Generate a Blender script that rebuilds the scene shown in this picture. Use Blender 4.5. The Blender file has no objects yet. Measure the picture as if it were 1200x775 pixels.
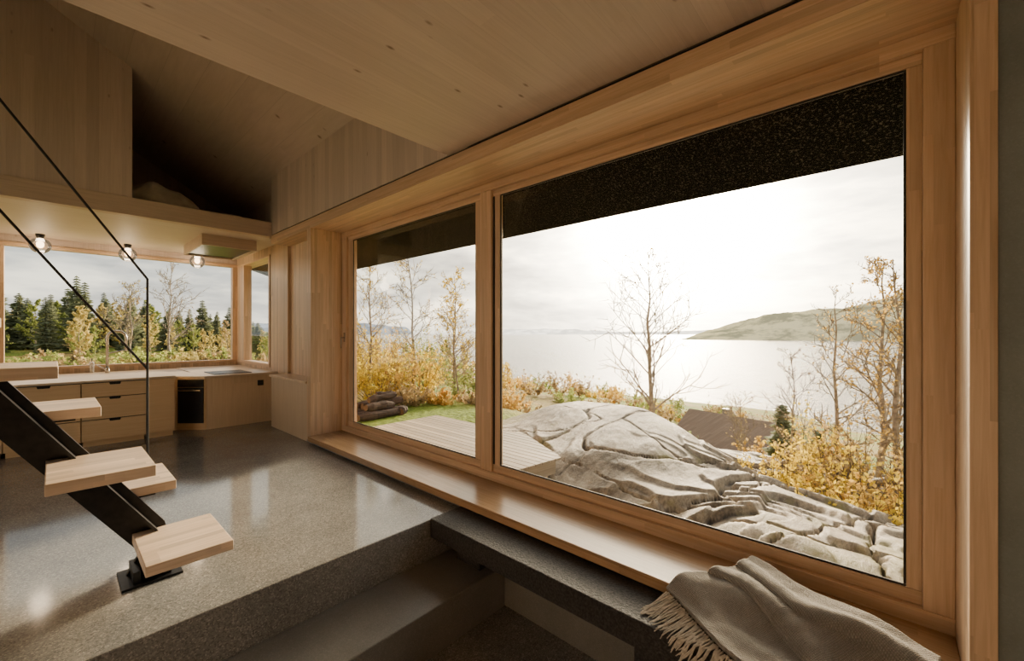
import bpy, bmesh, math, random
from mathutils import Vector, noise, Matrix
random.seed(7)
C=bpy.context.scene.collection
ORG={}
# ---------------------------------------------------------------- node helpers
def N(nt,typ,ins={},**props):
    n=nt.nodes.new(typ)
    for k,v in props.items(): setattr(n,k,v)
    for k,v in ins.items():
        s=n.inputs[k]
        if isinstance(v,bpy.types.NodeSocket): nt.links.new(v,s)
        else: s.default_value=v
    return n
def M(nt,op,a,b=0.0,c=None):
    ins={0:a,1:b}
    if c is not None: ins[2]=c
    return N(nt,'ShaderNodeMath',ins,operation=op).outputs[0]
def MIX(nt,f,a,b,bt='MIX'):
    return N(nt,'ShaderNodeMix',{0:f,6:a,7:b},data_type='RGBA',blend_type=bt).outputs[2]
def RAMP(nt,f,stops):
    n=nt.nodes.new('ShaderNodeValToRGB'); nt.links.new(f,n.inputs[0]); e=n.color_ramp.elements
    while len(e)<len(stops): e.new(.5)
    for el,(p,c) in zip(e,stops):
        el.position=p; el.color=c if len(c)==4 else (*c,1)
    return n.outputs[0]
def base_mat(name):
    m=bpy.data.materials.new(name); m.use_nodes=True; nt=m.node_tree; nt.nodes.clear()
    o=nt.nodes.new('ShaderNodeOutputMaterial'); b=nt.nodes.new('ShaderNodeBsdfPrincipled')
    nt.links.new(b.outputs[0],o.inputs[0]); return m,nt,b,o
def c4(c): return (c[0],c[1],c[2],1)
def simple(name,col,rough=.5,metal=0,nscale=8,nvar=.15,bump=0,emis=None,es=0,spec=.5):
    m,nt,b,o=base_mat(name)
    pos=nt.nodes.new('ShaderNodeNewGeometry').outputs['Position']
    nz=N(nt,'ShaderNodeTexNoise',{'Vector':pos,'Scale':nscale,'Detail':5.0}).outputs[0]
    col2=tuple(x*(1-nvar) for x in col); col1=tuple(min(1,x*(1+nvar)) for x in col)
    nt.links.new(RAMP(nt,nz,[(.3,col2),(.7,col1)]),b.inputs['Base Color'])
    b.inputs['Roughness'].default_value=rough; b.inputs['Metallic'].default_value=metal
    b.inputs['Specular IOR Level'].default_value=spec
    if bump:
        bp=N(nt,'ShaderNodeBump',{'Height':nz,'Strength':bump,'Distance':.02}); nt.links.new(bp.outputs[0],b.inputs['Normal'])
    if emis:
        b.inputs['Emission Color'].default_value=c4(emis); b.inputs['Emission Strength'].default_value=es
    return m
def wood(name,c1,c2,along,across,pw=.12,plen=2.5,rough=.45,knots=0.0,gap=.02,vary=.25,gaind=.6):
    m,nt,b,o=base_mat(name)
    pos=nt.nodes.new('ShaderNodeNewGeometry').outputs['Position']
    sp=N(nt,'ShaderNodeSeparateXYZ',{0:pos}).outputs
    ax={'x':sp[0],'y':sp[1],'z':sp[2]}
    A=ax[along]; B=ax[across[0]]
    if len(across)>1: B=M(nt,'ADD',B,ax[across[1]])
    u=M(nt,'DIVIDE',M(nt,'ADD',B,50.03),pw); idn=M(nt,'FLOOR',u)
    wn=N(nt,'ShaderNodeTexWhiteNoise',{'W':idn},noise_dimensions='1D').outputs[0]
    a2=M(nt,'ADD',M(nt,'DIVIDE',A,plen),M(nt,'MULTIPLY',wn,7.0)); id2=M(nt,'FLOOR',a2)
    cv=N(nt,'ShaderNodeCombineXYZ',{0:idn,1:id2}).outputs[0]
    v=N(nt,'ShaderNodeTexWhiteNoise',{'Vector':cv},noise_dimensions='3D').outputs[0]
    gv=N(nt,'ShaderNodeCombineXYZ',{0:M(nt,'MULTIPLY',A,1.1),1:M(nt,'MULTIPLY',B,26.0),2:M(nt,'MULTIPLY',v,31.0)}).outputs[0]
    g=N(nt,'ShaderNodeTexNoise',{'Vector':gv,'Scale':1.6,'Detail':6.0,'Roughness':.6,'Distortion':.6}).outputs[0]
    col=MIX(nt,RAMP(nt,g,[(.32,(0,0,0)),(.72,(1,1,1))]),c4(c1),c4(c2))
    br=M(nt,'ADD',M(nt,'MULTIPLY',v,vary),1-vary/2)
    brc=N(nt,'ShaderNodeCombineColor',{0:br,1:br,2:br}).outputs[0]
    col=MIX(nt,1.0,col,brc,'MULTIPLY')
    if gap>0:
        fr=M(nt,'FRACT',u); gm=M(nt,'LESS_THAN',fr,gap)
        col=MIX(nt,M(nt,'MULTIPLY',gm,gaind),col,(.02,.012,.006,1))
    if knots>0:
        kv=N(nt,'ShaderNodeCombineXYZ',{0:M(nt,'MULTIPLY',A,2.6),1:M(nt,'MULTIPLY',B,6.0),2:.3}).outputs[0]
        d=N(nt,'ShaderNodeTexVoronoi',{'Vector':kv,'Scale':1.0}).outputs['Distance']
        k=RAMP(nt,d,[(.03,(1,1,1)),(.10,(0,0,0))])
        col=MIX(nt,M(nt,'MULTIPLY',k,knots),col,(.12,.06,.03,1))
    nt.links.new(col,b.inputs['Base Color']); b.inputs['Roughness'].default_value=rough
    bp=N(nt,'ShaderNodeBump',{'Height':g,'Strength':.08,'Distance':.004}); nt.links.new(bp.outputs[0],b.inputs['Normal'])
    return m
def concrete(name,base,rough=.22,agg=.6,vsc=140.0):
    m,nt,b,o=base_mat(name)
    pos=nt.nodes.new('ShaderNodeNewGeometry').outputs['Position']
    n1=N(nt,'ShaderNodeTexNoise',{'Vector':pos,'Scale':1.6,'Detail':7.0,'Roughness':.6}).outputs[0]
    vo=N(nt,'ShaderNodeTexVoronoi',{'Vector':pos,'Scale':vsc})
    vs=N(nt,'ShaderNodeSeparateColor',{0:vo.outputs['Color']}).outputs[0]
    n3=N(nt,'ShaderNodeTexNoise',{'Vector':pos,'Scale':200.0,'Detail':3.0}).outputs[0]
    col=RAMP(nt,n1,[(.3,tuple(x*.82 for x in base)),(.7,tuple(x*1.16 for x in base))])
    sp=RAMP(nt,vs,[(.0,(.45,.44,.42)),(.35,(.84,.84,.84)),(.8,(1.05,1.03,1.0)),(1,(1.8,1.75,1.65))])
    col=MIX(nt,agg,col,MIX(nt,1.0,col,sp,'MULTIPLY'))
    col=MIX(nt,.3*agg,col,MIX(nt,1.0,col,RAMP(nt,n3,[(.35,(.5,.5,.5)),(.65,(1.4,1.4,1.4))]),'MULTIPLY'))
    nt.links.new(col,b.inputs['Base Color'])
    nt.links.new(M(nt,'ADD',M(nt,'MULTIPLY',n1,.10),rough-.05),b.inputs['Roughness'])
    bp=N(nt,'ShaderNodeBump',{'Height':n1,'Strength':.03,'Distance':.02}); nt.links.new(bp.outputs[0],b.inputs['Normal'])
    return m
# ---------------------------------------------------------------- mesh helpers
def mk(name,verts,faces,mats,label=None,cat=None,kind=None,parent=None,smooth=False,mi=None,bevel=0,group=None,origin=None):
    me=bpy.data.meshes.new(name)
    xs=[v[0] for v in verts]; ys=[v[1] for v in verts]; zs=[v[2] for v in verts]
    o=Vector(origin) if origin else Vector(((min(xs)+max(xs))/2,(min(ys)+max(ys))/2,min(zs)))
    me.from_pydata([(v[0]-o.x,v[1]-o.y,v[2]-o.z) for v in verts],[],faces)
    if not isinstance(mats,(list,tuple)): mats=[mats]
    for m in mats: me.materials.append(m)
    if mi:
        me.polygons.foreach_set('material_index',mi)
    if smooth: me.polygons.foreach_set('use_smooth',[True]*len(me.polygons))
    me.update()
    ob=bpy.data.objects.new(name,me); C.objects.link(ob)
    ORG[ob.name]=o
    if parent: ob.parent=parent; ob.location=o-ORG[parent.name]
    else: ob.location=o
    if label: ob['label']=label
    if cat: ob['category']=cat
    if kind: ob['kind']=kind
    if group: ob['group']=group
    if bevel:
        md=ob.modifiers.new('bevel','BEVEL'); md.width=bevel; md.segments=2; md.limit_method='ANGLE'
    return ob
def empty(name,loc,label,cat,kind=None,group=None):
    ob=bpy.data.objects.new(name,None); C.objects.link(ob); ob.location=loc; ob.empty_display_size=.1
    ORG[ob.name]=Vector(loc); ob['label']=label
    if cat: ob['category']=cat
    if kind: ob['kind']=kind
    if group: ob['group']=group
    return ob
def BX(l):
    V=[];F=[]
    for (x0,x1,y0,y1,z0,z1) in l:
        b=len(V)
        V+=[(x0,y0,z0),(x1,y0,z0),(x1,y1,z0),(x0,y1,z0),(x0,y0,z1),(x1,y0,z1),(x1,y1,z1),(x0,y1,z1)]
        F+=[(b,b+3,b+2,b+1),(b+4,b+5,b+6,b+7),(b,b+1,b+5,b+4),(b+1,b+2,b+6,b+5),(b+2,b+3,b+7,b+6),(b+3,b,b+4,b+7)]
    return V,F
def box(name,l,mat,**k):
    if not isinstance(l,list): l=[l]
    V,F=BX(l); return mk(name,V,F,mat,**k)
def prism(poly,axis,a0,a1):
    V=[];n=len(poly)
    for a in (a0,a1):
        for p in poly:
            if axis=='x': V.append((a,p[0],p[1]))
            if axis=='y': V.append((p[0],a,p[1]))
            if axis=='z': V.append((p[0],p[1],a))
    F=[tuple(range(n)),tuple(range(2*n-1,n-1,-1))]
    for i in range(n):
        j=(i+1)%n; F.append((i,i+n,j+n,j))
    return V,F
def fixn(ob):
    bm=bmesh.new(); bm.from_mesh(ob.data); bmesh.ops.recalc_face_normals(bm,faces=bm.faces); bm.to_mesh(ob.data); bm.free()
def tube(V,F,pts,rads,n=8,cap=True):
    b=len(V); prev=None
    for i,p in enumerate(pts):
        p=Vector(p)
        if i==0: d=Vector(pts[1])-p
        elif i==len(pts)-1: d=p-Vector(pts[i-1])
        else: d=Vector(pts[i+1])-Vector(pts[i-1])
        d.normalize()
        ref=Vector((0,0,1)) if abs(d.z)<.9 else Vector((1,0,0))
        a=d.cross(ref).normalized() if prev is None else (prev-d*prev.dot(d)).normalized()
        prev=a; c=d.cross(a)
        for k in range(n):
            t=2*math.pi*k/n; q=p+(a*math.cos(t)+c*math.sin(t))*rads[i]; V.append((q.x,q.y,q.z))
    for i in range(len(pts)-1):
        for k in range(n):
            k2=(k+1)%n; F.append((b+i*n+k,b+i*n+k2,b+(i+1)*n+k2,b+(i+1)*n+k))
    if cap:
        F.append(tuple(b+k for k in range(n-1,-1,-1))); e=b+(len(pts)-1)*n; F.append(tuple(e+k for k in range(n)))
def sphere(V,F,c,r,nu=16,nv=10,sz=1.0):
    b=len(V)
    for j in range(nv+1):
        th=math.pi*j/nv
        for i in range(nu):
            ph=2*math.pi*i/nu
            V.append((c[0]+r*math.sin(th)*math.cos(ph),c[1]+r*math.sin(th)*math.sin(ph),c[2]+r*sz*math.cos(th)))
    for j in range(nv):
        for i in range(nu):
            i2=(i+1)%nu; F.append((b+j*nu+i,b+(j+1)*nu+i,b+(j+1)*nu+i2,b+j*nu+i2))
# ---------------------------------------------------------------- materials
W1=(.65,.465,.31); W2=(.50,.33,.195)
m_frame_y=wood('pine_frame_y',W1,W2,'y','xz',.045,1.4,.4,vary=.28,gap=.0)
m_frame_z=wood('pine_frame_z',W1,W2,'z','xy',.045,1.4,.4,vary=.28,gap=.0)
m_frame_x=wood('pine_frame_x',W1,W2,'x','yz',.045,1.4,.4,vary=.28,gap=.0)
m_sill=wood('pine_sill',(.46,.295,.165),(.34,.205,.105),'y','xz',.09,2.4,.26,vary=.2,gap=.01)
m_ceil=wood('clt_ceiling',(.56,.47,.405),(.49,.405,.345),'x','y',.14,9,.42,knots=.8,gap=.010,vary=.09,gaind=.28)
m_roof=wood('clt_roof',(.56,.465,.395),(.49,.40,.335),'y','xz',.14,9,.45,knots=.8,gap=.010,vary=.09,gaind=.28)
m_wallv=wood('clt_wall_vertical',(.58,.48,.405),(.50,.405,.335),'z','xy',.12,9,.5,knots=.5,gap=.010,vary=.20,gaind=.28)
m_band=wood('clt_band',(.58,.46,.35),(.48,.37,.27),'x','yz',.06,5,.5,gap=.01,vary=.12)
m_board=wood('board_vertical',(.66,.49,.33),(.50,.345,.21),'z','xy',.07,3,.45,gap=.03,vary=.35)
m_tread=wood('ash_tread',(.70,.55,.42),(.55,.40,.28),'x','yz',.055,.6,.4,gap=.0,vary=.4)
m_ply=wood('plywood_front',(.74,.53,.30),(.66,.45,.24),'x','z',.9,9,.45,gap=.0,vary=.1)
m_soffit=wood('pale_soffit',(.64,.56,.47),(.58,.50,.41),'x','y',1.2,9,.55,gap=.004,vary=.05)
m_top=wood('beech_worktop',(.68,.54,.39),(.58,.44,.30),'x','yz',.04,.8,.35,gap=.0,vary=.15)
m_floor=concrete('polished_concrete',(.222,.22,.212),.10,.75,125.0)
m_step=concrete('cast_concrete',(.20,.195,.185),.35,.3,180.0)
m_wallc=concrete('grey_concrete_wall',(.20,.225,.22),.6,.1)
m_low=wood('low_wall_ply',(.58,.47,.34),(.50,.39,.27),'z','xy',.6,9,.45,gap=.0,vary=.1)
m_bench=simple('dark_stone',(.032,.030,.029),.65,0,70,.75,.5)
m_steel=simple('black_steel',(.02,.02,.021),.4,.5,20,.3)
m_chrome=simple('brushed_steel',(.5,.48,.45),.25,1,20,.1)
m_black=simple('black_gasket_and_shade',(.012,.012,.012),.6,0,20,.2)
m_cable=simple('black_plastic',(.015,.015,.015),.4)
def glass(name,tint=(1,1,1),refl=.3):
    m,nt,b,o=base_mat(name); nt.nodes.remove(b)
    tr=N(nt,'ShaderNodeBsdfTransparent',{0:c4(tint)}); gl=N(nt,'ShaderNodeBsdfGlossy',{0:(1,1,1,1),'Roughness':.0})
    fr=N(nt,'ShaderNodeFresnel',{'IOR':1.45}).outputs[0]
    mx=N(nt,'ShaderNodeMixShader',{0:M(nt,'MULTIPLY',fr,refl),1:tr.outputs[0],2:gl.outputs[0]})
    nt.links.new(mx.outputs[0],o.inputs[0]); return m
m_glass=glass('window_glass',(.985,.99,.985),.12)
# ---------------------------------------------------------------- structure
def S(name,l,mat,label,bevel=0):
    return box(name,l,mat,label=label,kind='structure',bevel=bevel)
V,F=prism([(-3.6,3.08),(2.67,3.08),(2.67,8.33),(3.1,8.33),(3.1,11.6),(-3.6,11.6)],'z',-.9,0)
fl=mk('floor',V,F,m_floor,label='polished speckled grey concrete floor with exposed aggregate',kind='structure',bevel=.008); fixn(fl)
S('floor_step',(-3.6,2.67,2.5,3.08,-.9,-.35),m_step,'cast concrete step down into the sunken seating area',.008)
S('floor_lower',(-3.6,2.9,-2.6,2.5,-.95,-.70),m_floor,'polished concrete floor of the sunken seating area')
S('wall_east_lower',(2.67,3.4,-2.6,6.75,-.95,.035),m_step,'concrete plinth wall under the large window')
S('wall_east_low_partition',[(2.67,3.25,6.75,8.33,-.1,.9)],m_low,'pale low wooden wall beside the kitchen')
S('trim_1',[(2.64,3.0,6.75,8.36,.9,.935)],m_top,'wooden cap on the low wall',.003)
S('wall_east_recess',[(3.0,3.3,6.75,8.33,.935,3.32),(2.95,3.3,8.33,9.25,-.1,3.6),(2.95,3.3,9.25,11.6,-.1,1.0),(2.95,3.3,9.25,11.6,3.28,3.6)],m_board,'vertical pine boards lining the recess beside the kitchen window')
S('wall_east_upper',[(2.67,2.95,3.0,8.33,3.485,4.75),(2.95,3.3,8.33,11.6,3.6,4.6),(2.95,3.3,-2.6,8.33,3.485,4.7)],m_wallv,'timber wall of vertical boards above the window')
S('trim_2',[(2.67,3.40,-.344,8.33,3.32,3.465)],m_frame_y,'long pine header board above the big window',.003)
S('trim_3',[(2.685,3.0,-2.6,8.33,3.465,3.485)],m_black,'black strip painted as the shadow gap between header and ceiling')  # black strip stands in for the shade inside the joint
S('trim_4',[(2.67,3.42,6.6,6.75,0.035,3.32)],m_frame_z,'vertical pine jamb at the end of the big window',.003)
S('trim_5',[(2.67,3.42,-.344,-.262,.0,3.32)],m_frame_z,'vertical pine jamb beside the concrete wall',.003)
S('trim_6',[(2.62,3.2,-.262,6.6,.035,.11)],m_sill,'deep oiled pine window sill',.006)
S('wall_east_end',[(2.69,3.4,-2.6,-.344,-.0,3.465)],m_wallc,'dark grey concrete wall beside the window jamb')
S('ceiling',(-3.6,2.67,-2.6,3.285,3.485,3.72),m_ceil,'flat pale timber ceiling with knots and fine board joints')
rx=-.8; k=.585
def rz(x): return 4.53+(2.67-x)*k if x>rx else 4.53+(2.67-rx)*k-(rx-x)*k
poly=[(3.6,rz(3.6)),(rx,rz(rx)),(-3.9,rz(-3.9)),(-3.9,rz(-3.9)+.25),(rx,rz(rx)+.3),(3.6,rz(3.6)+.25)]
V,F=prism(poly,'y',-2.8,11.9)
r=mk('ceiling_roof',V,F,m_roof,label='pitched timber ceiling of long pale boards',kind='structure'); fixn(r)
xo=.792
V,F=prism([(-3.6,3.7),(xo,3.7),(xo,rz(xo)),(rx,rz(rx)),(-3.6,rz(-3.6))],'y',8.33,8.43)
r=mk('wall_loft',V,F,m_wallv,label='timber wall of vertical boards beside the loft opening',kind='structure'); fixn(r)
S('trim_7',[(-3.6,2.67,8.30,8.45,3.44,3.70)],m_band,'solid timber edge beam of the loft floor',.003)
S('ceiling_kitchen',[(-3.6,3.1,8.45,11.6,3.44,3.62)],m_soffit,'smooth pale ceiling under the loft')
V,F=prism([(-3.6,3.3),(3.1,3.3),(3.1,rz(3.1)),(rx,rz(rx)),(-3.6,rz(-3.6))],'y',11.5,11.7)
r=mk('wall_north_upper',V,F,m_wallv,label='timber gable wall above the kitchen window',kind='structure'); fixn(r)
S('wall_north',[(-3.6,3.3,11.5,11.7,-.1,1.02),(-3.6,-2.2,11.5,11.7,1.02,3.3)],m_board,'pine wall below the kitchen window')
V,F=prism([(-3.6,-.95),(3.3,-.95),(3.3,rz(3.3)),(rx,rz(rx)),(-3.6,rz(-3.6))],'y',-2.8,-2.6)
r=mk('wall_south',V,F,m_wallv,label='timber gable wall',kind='structure'); fixn(r)
S('wall_west',[(-3.9,-3.6,-2.8,11.7,-.95,.3),(-3.9,-3.6,-2.8,11.7,4.6,5.0),(-3.9,-3.6,-2.8,3.9,.3,4.6),(-3.9,-3.6,7.8,11.7,.3,4.6)],m_wallv,'timber wall with tall opening added to let in light')  # the opening is added for extra daylight
# ---------------------------------------------------------------- windows
def winframe(name,loc,label,frames,glasses):
    e=empty(name,loc,label,None,'structure')
    for (l,m,nm) in frames: box(nm,l,m,parent=e,bevel=.004)
    for l in glasses: box('glass_pane',l,m_glass,parent=e)
    return e
GZ0,GZ1=.276,3.177
w1=winframe('window_1',(3.2,3.1,.11),'large two-pane pine-framed window overlooking the fjord',[
 ([(3.157,3.34,-.262,6.6,.11,.20),(3.20,3.25,-.14,6.46,.20,GZ0),(3.157,3.34,-.262,6.6,3.24,3.32),(3.20,3.25,-.14,6.46,GZ1,3.24)],m_frame_y,'frame_rail'),
 ([(3.160,3.34,-.261,-.14,.20,3.24),(3.203,3.25,-.14,-.075,GZ0,GZ1),(3.160,3.34,6.46,6.6,.20,3.24),(3.203,3.25,6.32,6.46,GZ0,GZ1),
   (3.167,3.34,3.17,3.34,.20,3.24),(3.203,3.25,3.075,3.17,GZ0,GZ1),(3.203,3.25,3.34,3.455,GZ0,GZ1)],m_frame_z,'frame_stile'),
 ([(3.208,3.222,-.075,3.075,GZ0,GZ0+.012),(3.208,3.222,-.075,3.075,GZ1-.012,GZ1),(3.208,3.222,-.075,-.063,GZ0+.012,GZ1-.012),(3.208,3.222,3.063,3.075,GZ0+.012,GZ1-.012),
   (3.208,3.222,3.455,6.32,GZ0,GZ0+.012),(3.208,3.222,3.455,6.32,GZ1-.012,GZ1),(3.208,3.222,3.455,3.467,GZ0+.012,GZ1-.012),(3.208,3.222,6.308,6.32,GZ0+.012,GZ1-.012),(3.192,3.2025,3.145,3.169,.28,3.17)],m_black,'gasket')],
 [(3.225,3.235,-.075,3.075,GZ0,GZ1),(3.225,3.235,3.455,6.32,GZ0,GZ1)])
V=[];F=[]
tube(V,F,[(3.16,6.5,1.62),(3.10,6.5,1.62)],[.012,.012]); tube(V,F,[(3.10,6.5,1.63),(3.10,6.5,1.45)],[.011,.009]); 
V2,F2=BX([(3.148,3.158,6.48,6.52,1.55,1.70)]); b=len(V); V+=V2; F+=[tuple(i+b for i in f) for f in F2]
mk('handle',V,F,m_chrome,parent=w1,label='steel lever handle')
w2=winframe('window_2',(1.1,11.55,1.02),'wide pine-framed kitchen window with forest view',[
 ([(-2.2,2.95,11.46,11.62,1.02,1.07),(-2.2,2.95,11.46,11.62,3.24,3.3)],m_frame_x,'frame_rail'),
 ([(-2.2,-2.1,11.465,11.62,1.07,3.24),(-.68,-.573,11.465,11.62,1.07,3.24),(2.845,2.95,11.465,11.62,1.07,3.24)],m_frame_z,'frame_stile')],
 [(-.573,2.845,11.55,11.56,1.07,3.24),(-2.1,-.68,11.55,11.56,1.07,3.24)])
w3=winframe('window_3',(2.99,10.2,1.0),'narrow pine-framed side window beside the kitchen corner',[
 ([(2.93,3.1,9.26,11.455,1.0,1.07),(2.93,3.1,9.26,11.455,3.24,3.28)],m_frame_y,'frame_rail'),
 ([(2.935,3.1,9.26,9.34,1.07,3.24),(2.935,3.1,10.95,11.455,1.07,3.24)],m_frame_z,'frame_stile')],
 [(3.0,3.01,9.34,10.95,1.07,3.24)])
winframe('window_fill',(-3.75,5.7,.3),'tall pine-framed window added out of view to light the room',[  # unseen window, added to bring more daylight into the room
 ([(-3.8,-3.66,3.9,7.8,.3,.4),(-3.8,-3.66,3.9,7.8,4.5,4.6)],m_frame_y,'frame_rail'),
 ([(-3.8,-3.665,3.9,4.0,.4,4.5),(-3.8,-3.665,7.7,7.8,.4,4.5),(-3.8,-3.665,5.8,5.9,.4,4.5)],m_frame_z,'frame_stile')],[(-3.74,-3.73,4.0,7.7,.4,4.5)])
# ---------------------------------------------------------------- kitchen
HL=.96
def cabinet(x0,x1,rows,label,y0=8.75,y1=9.9,h=HL):
    e=empty('drawer_cabinet',((x0+x1)/2,(y0+y1)/2,0),label,'cabinet',group='plywood kitchen units')
    box('body',[(x0,x1,y0+.02,y1,.08,h),(x0+.02,x1-.02,y0+.07,y1,0,.08)],m_ply,parent=e)
    for (a,b2) in rows:
        xm=(x0+x1)/2; g=.07
        p=[(x0+.005,a),(x1-.005,a),(x1-.005,b2-.008),(xm+g,b2-.008),(xm+g*.8,b2-.04),(xm-g*.8,b2-.04),(xm-g,b2-.008),(x0+.005,b2-.008)]
        V,F=prism(p,'y',y0,y0+.018); d=mk('drawer',V,F,m_ply,parent=e,label='plywood drawer front with cut-out grip'); fixn(d)
        box('grip_shadow',[(x0+.006,x1-.006,y0+.0175,y0+.0195,b2-.01,b2+.004),(xm-g*.9,xm+g*.9,y0+.0175,y0+.0195,b2-.04,b2-.004)],m_black,parent=d)  # black sheets paint the shade in the grips and between fronts
    return e
rows=[(.09,.40),(.405,.73),(.735,.952)]
cabinet(.28,1.0,rows,'plywood drawer unit with three drawers under the worktop')
cabinet(-.45,.275,rows,'plywood drawer unit beside the steel stair')
cabinet(-1.2,-.455,rows,'plywood drawer unit partly behind the stair')
e=empty('end_cabinet',(1.18,9.07,0),'plain plywood base cabinet at the end of the drawer run','cabinet')
box('body',[(1.005,1.355,8.77,9.9,.08,HL),(1.02,1.34,8.82,9.9,0,.08)],m_ply,parent=e); box('door',[(1.01,1.35,8.75,8.768,.09,HL-.01)],m_ply,parent=e,bevel=.002)
box('worktop',[(-1.22,1.362,8.72,9.92,HL,HL+.03)],m_top,label='thin beech worktop on the drawer units',cat='worktop',bevel=.003)
e=empty('base_cabinet',(.2,11.2,0),'plywood base cabinets below the kitchen window','cabinet')
box('body',[(-3.0,1.79,9.97,11.44,.0,.9)],m_ply,parent=e)
for i in range(6): box('door',[(-3.0+i*.797+.005,-3.0+i*.797+.785,9.945,9.965,.08,.89)],m_ply,parent=e)
box('worktop',[(-3.0,1.775,9.93,11.45,.9,.93)],m_top,label='deep beech worktop below the kitchen window',cat='worktop',bevel=.003)
e=empty('corner_cabinet',(1.6,9.5,0),'plywood corner cabinet joining the two worktops and holding the oven','cabinet')
V,F=prism([(1.365,9.20),(1.46,9.20),(1.785,8.855),(1.805,8.855),(1.805,9.925),(1.365,9.925)],'z',0,.9)
o=mk('body',V,F,m_ply,parent=e); fixn(o)
V,F=prism([(1.365,9.17),(1.455,9.17),(1.765,8.80),(1.778,8.80),(1.778,9.925),(1.365,9.925)],'z',.9,.94)
o=mk('worktop',V,F,m_top,label='beech worktop on the angled corner unit',cat=None,parent=e); fixn(o)
A_=Vector((1.46,9.20)); B_=Vector((1.785,8.855)); d_=(B_-A_).normalized(); n_v=Vector((-.727,-.686))
def obox(name,s0,s1,h0,h1,z0,z1,mat,parent,**k):
    P=[A_+d_*s0+n_v*h0,A_+d_*s1+n_v*h0,A_+d_*s1+n_v*h1,A_+d_*s0+n_v*h1]
    V,F=prism([(p.x,p.y) for p in P],'z',z0,z1); o=mk(name,V,F,mat,parent=parent,**k); fixn(o); return o
e=empty('oven',(1.6,9.0,.1),'black built-in oven with steel handle in the corner unit','oven')
obox('oven_door',.02,.455,.001,.022,.12,.74,m_cable,e,bevel=.003); obox('control_panel',.02,.455,.001,.022,.75,.88,m_steel,e)
V=[];F=[]
for pa,pb,ra in [((.05,.05),(.425,.05),.011),((.08,.02),(.08,.05),.008),((.395,.02),(.395,.05),.008)]:
    p=A_+d_*pa[0]+n_v*pa[1]; q=A_+d_*pb[0]+n_v*pb[1]; tube(V,F,[(p.x,p.y,.69),(q.x,q.y,.69)],[ra]*2)
mk('handle',V,F,m_chrome,parent=e,label='steel bar handle')
e=empty('peninsula_cabinet',(2.37,10.1,0),'light plywood cabinet run along the window wall','cabinet')
box('body',[(1.82,2.93,8.87,11.44,.0,.9)],m_ply,parent=e)
box('end_panel',[(1.81,2.93,8.85,8.868,0,.9)],wood('end_panel_ply',(.70,.54,.36),(.62,.46,.29),'z','x',.6,9,.4,gap=0,vary=.1),parent=e,label='pale plywood end panel')
box('worktop',[(1.78,2.94,8.80,11.45,.9,.94)],m_top,label='beech worktop around the black cooktop',cat='worktop',bevel=.003)
e=box('cooktop',[(1.95,2.55,9.0,9.75,.941,.95)],m_cable,label='black glass cooktop set on the worktop',cat='cooktop',bevel=.002)
for i in range(4):
    V=[];F=[]; cx=2.1+.3*(i%2); cy=9.2+.35*(i//2)
    tube(V,F,[(cx,cy,.95),(cx,cy,.9515)],[.09,.09],24); mk('burner_zone',V,F,m_steel,parent=e)
box('wall_socket',[(2.60,2.70,8.838,8.849,.70,.8)],m_cable,label='black square socket on the plywood end panel',cat='socket',bevel=.003)
e=empty('range_hood',(2.17,9.65,3.2),'plywood-clad range hood under the kitchen ceiling','range hood')
box('hood_case',[(1.75,2.6,8.9,8.93,3.25,3.44),(1.75,2.6,10.37,10.4,3.25,3.44),(1.75,1.78,8.93,10.37,3.25,3.44),(2.57,2.6,8.93,10.37,3.25,3.44)],m_band,parent=e)
box('filter',[(1.78,2.57,8.93,10.37,3.28,3.30)],m_steel,parent=e,label='dark steel grease filter')
V=[];F=[]; fx,fy=.70,11.1
e=empty('faucet',(fx,fy,.93),'tall curved brushed steel kitchen faucet beside the window','faucet')
tube(V,F,[(fx,fy,.93),(fx,fy,1.02)],[.034,.03],12); tube(V,F,[(fx,fy,1.02)]+[(fx+.13-.13*math.cos(t),fy-.05*math.sin(t/2),1.60+.13*math.sin(t)) for t in [i*math.pi/10 for i in range(11)]]+[(fx+.26,fy-.05,1.34)],[.024]*13,10)
mk('spout',V,F,m_chrome,parent=e,smooth=True)
V=[];F=[]; tube(V,F,[(fx,fy,1.30),(fx+.26,fy-.05,1.36)],[.012,.012]); mk('spout_holder',V,F,m_chrome,parent=e)
V=[];F=[]; tube(V,F,[(fx-.03,fy,1.0),(fx-.14,fy,1.08)],[.012,.009]); mk('lever',V,F,m_chrome,parent=e)
e=empty('soap_bottle',(.50,11.3,.93),'small steel soap dispenser on the worktop','bottle')
V=[];F=[]; tube(V,F,[(.50,11.3,.93),(.50,11.3,1.12),(.50,11.3,1.15)],[.036,.036,.012],14); mk('body',V,F,m_chrome,parent=e)
V=[];F=[]; tube(V,F,[(.50,11.3,1.15),(.50,11.3,1.20),(.50,11.24,1.205)],[.007]*3,8); mk('pump',V,F,m_cable,parent=e)
m_bulb=simple('warm_bulb',(1,.8,.5),.3,0,5,.0,0,(1,.70,.40),10)
def globem():
    m,nt,b,o=base_mat('clear_globe'); nt.nodes.remove(b)
    tr=N(nt,'ShaderNodeBsdfTransparent',{0:(.95,.92,.86,1)}); gl=N(nt,'ShaderNodeBsdfGlossy',{0:(1,1,1,1),'Roughness':.05}); em=N(nt,'ShaderNodeEmission',{0:(1,.75,.5,1),1:1.2})
    fr=N(nt,'ShaderNodeFresnel',{'IOR':1.5}).outputs[0]
    mx=N(nt,'ShaderNodeMixShader',{0:.14,1:tr.outputs[0],2:em.outputs[0]}); m2=N(nt,'ShaderNodeMixShader',{0:fr,1:mx.outputs[0],2:gl.outputs[0]})
    nt.links.new(m2.outputs[0],o.inputs[0]); return m
m_globe=globem()
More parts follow.
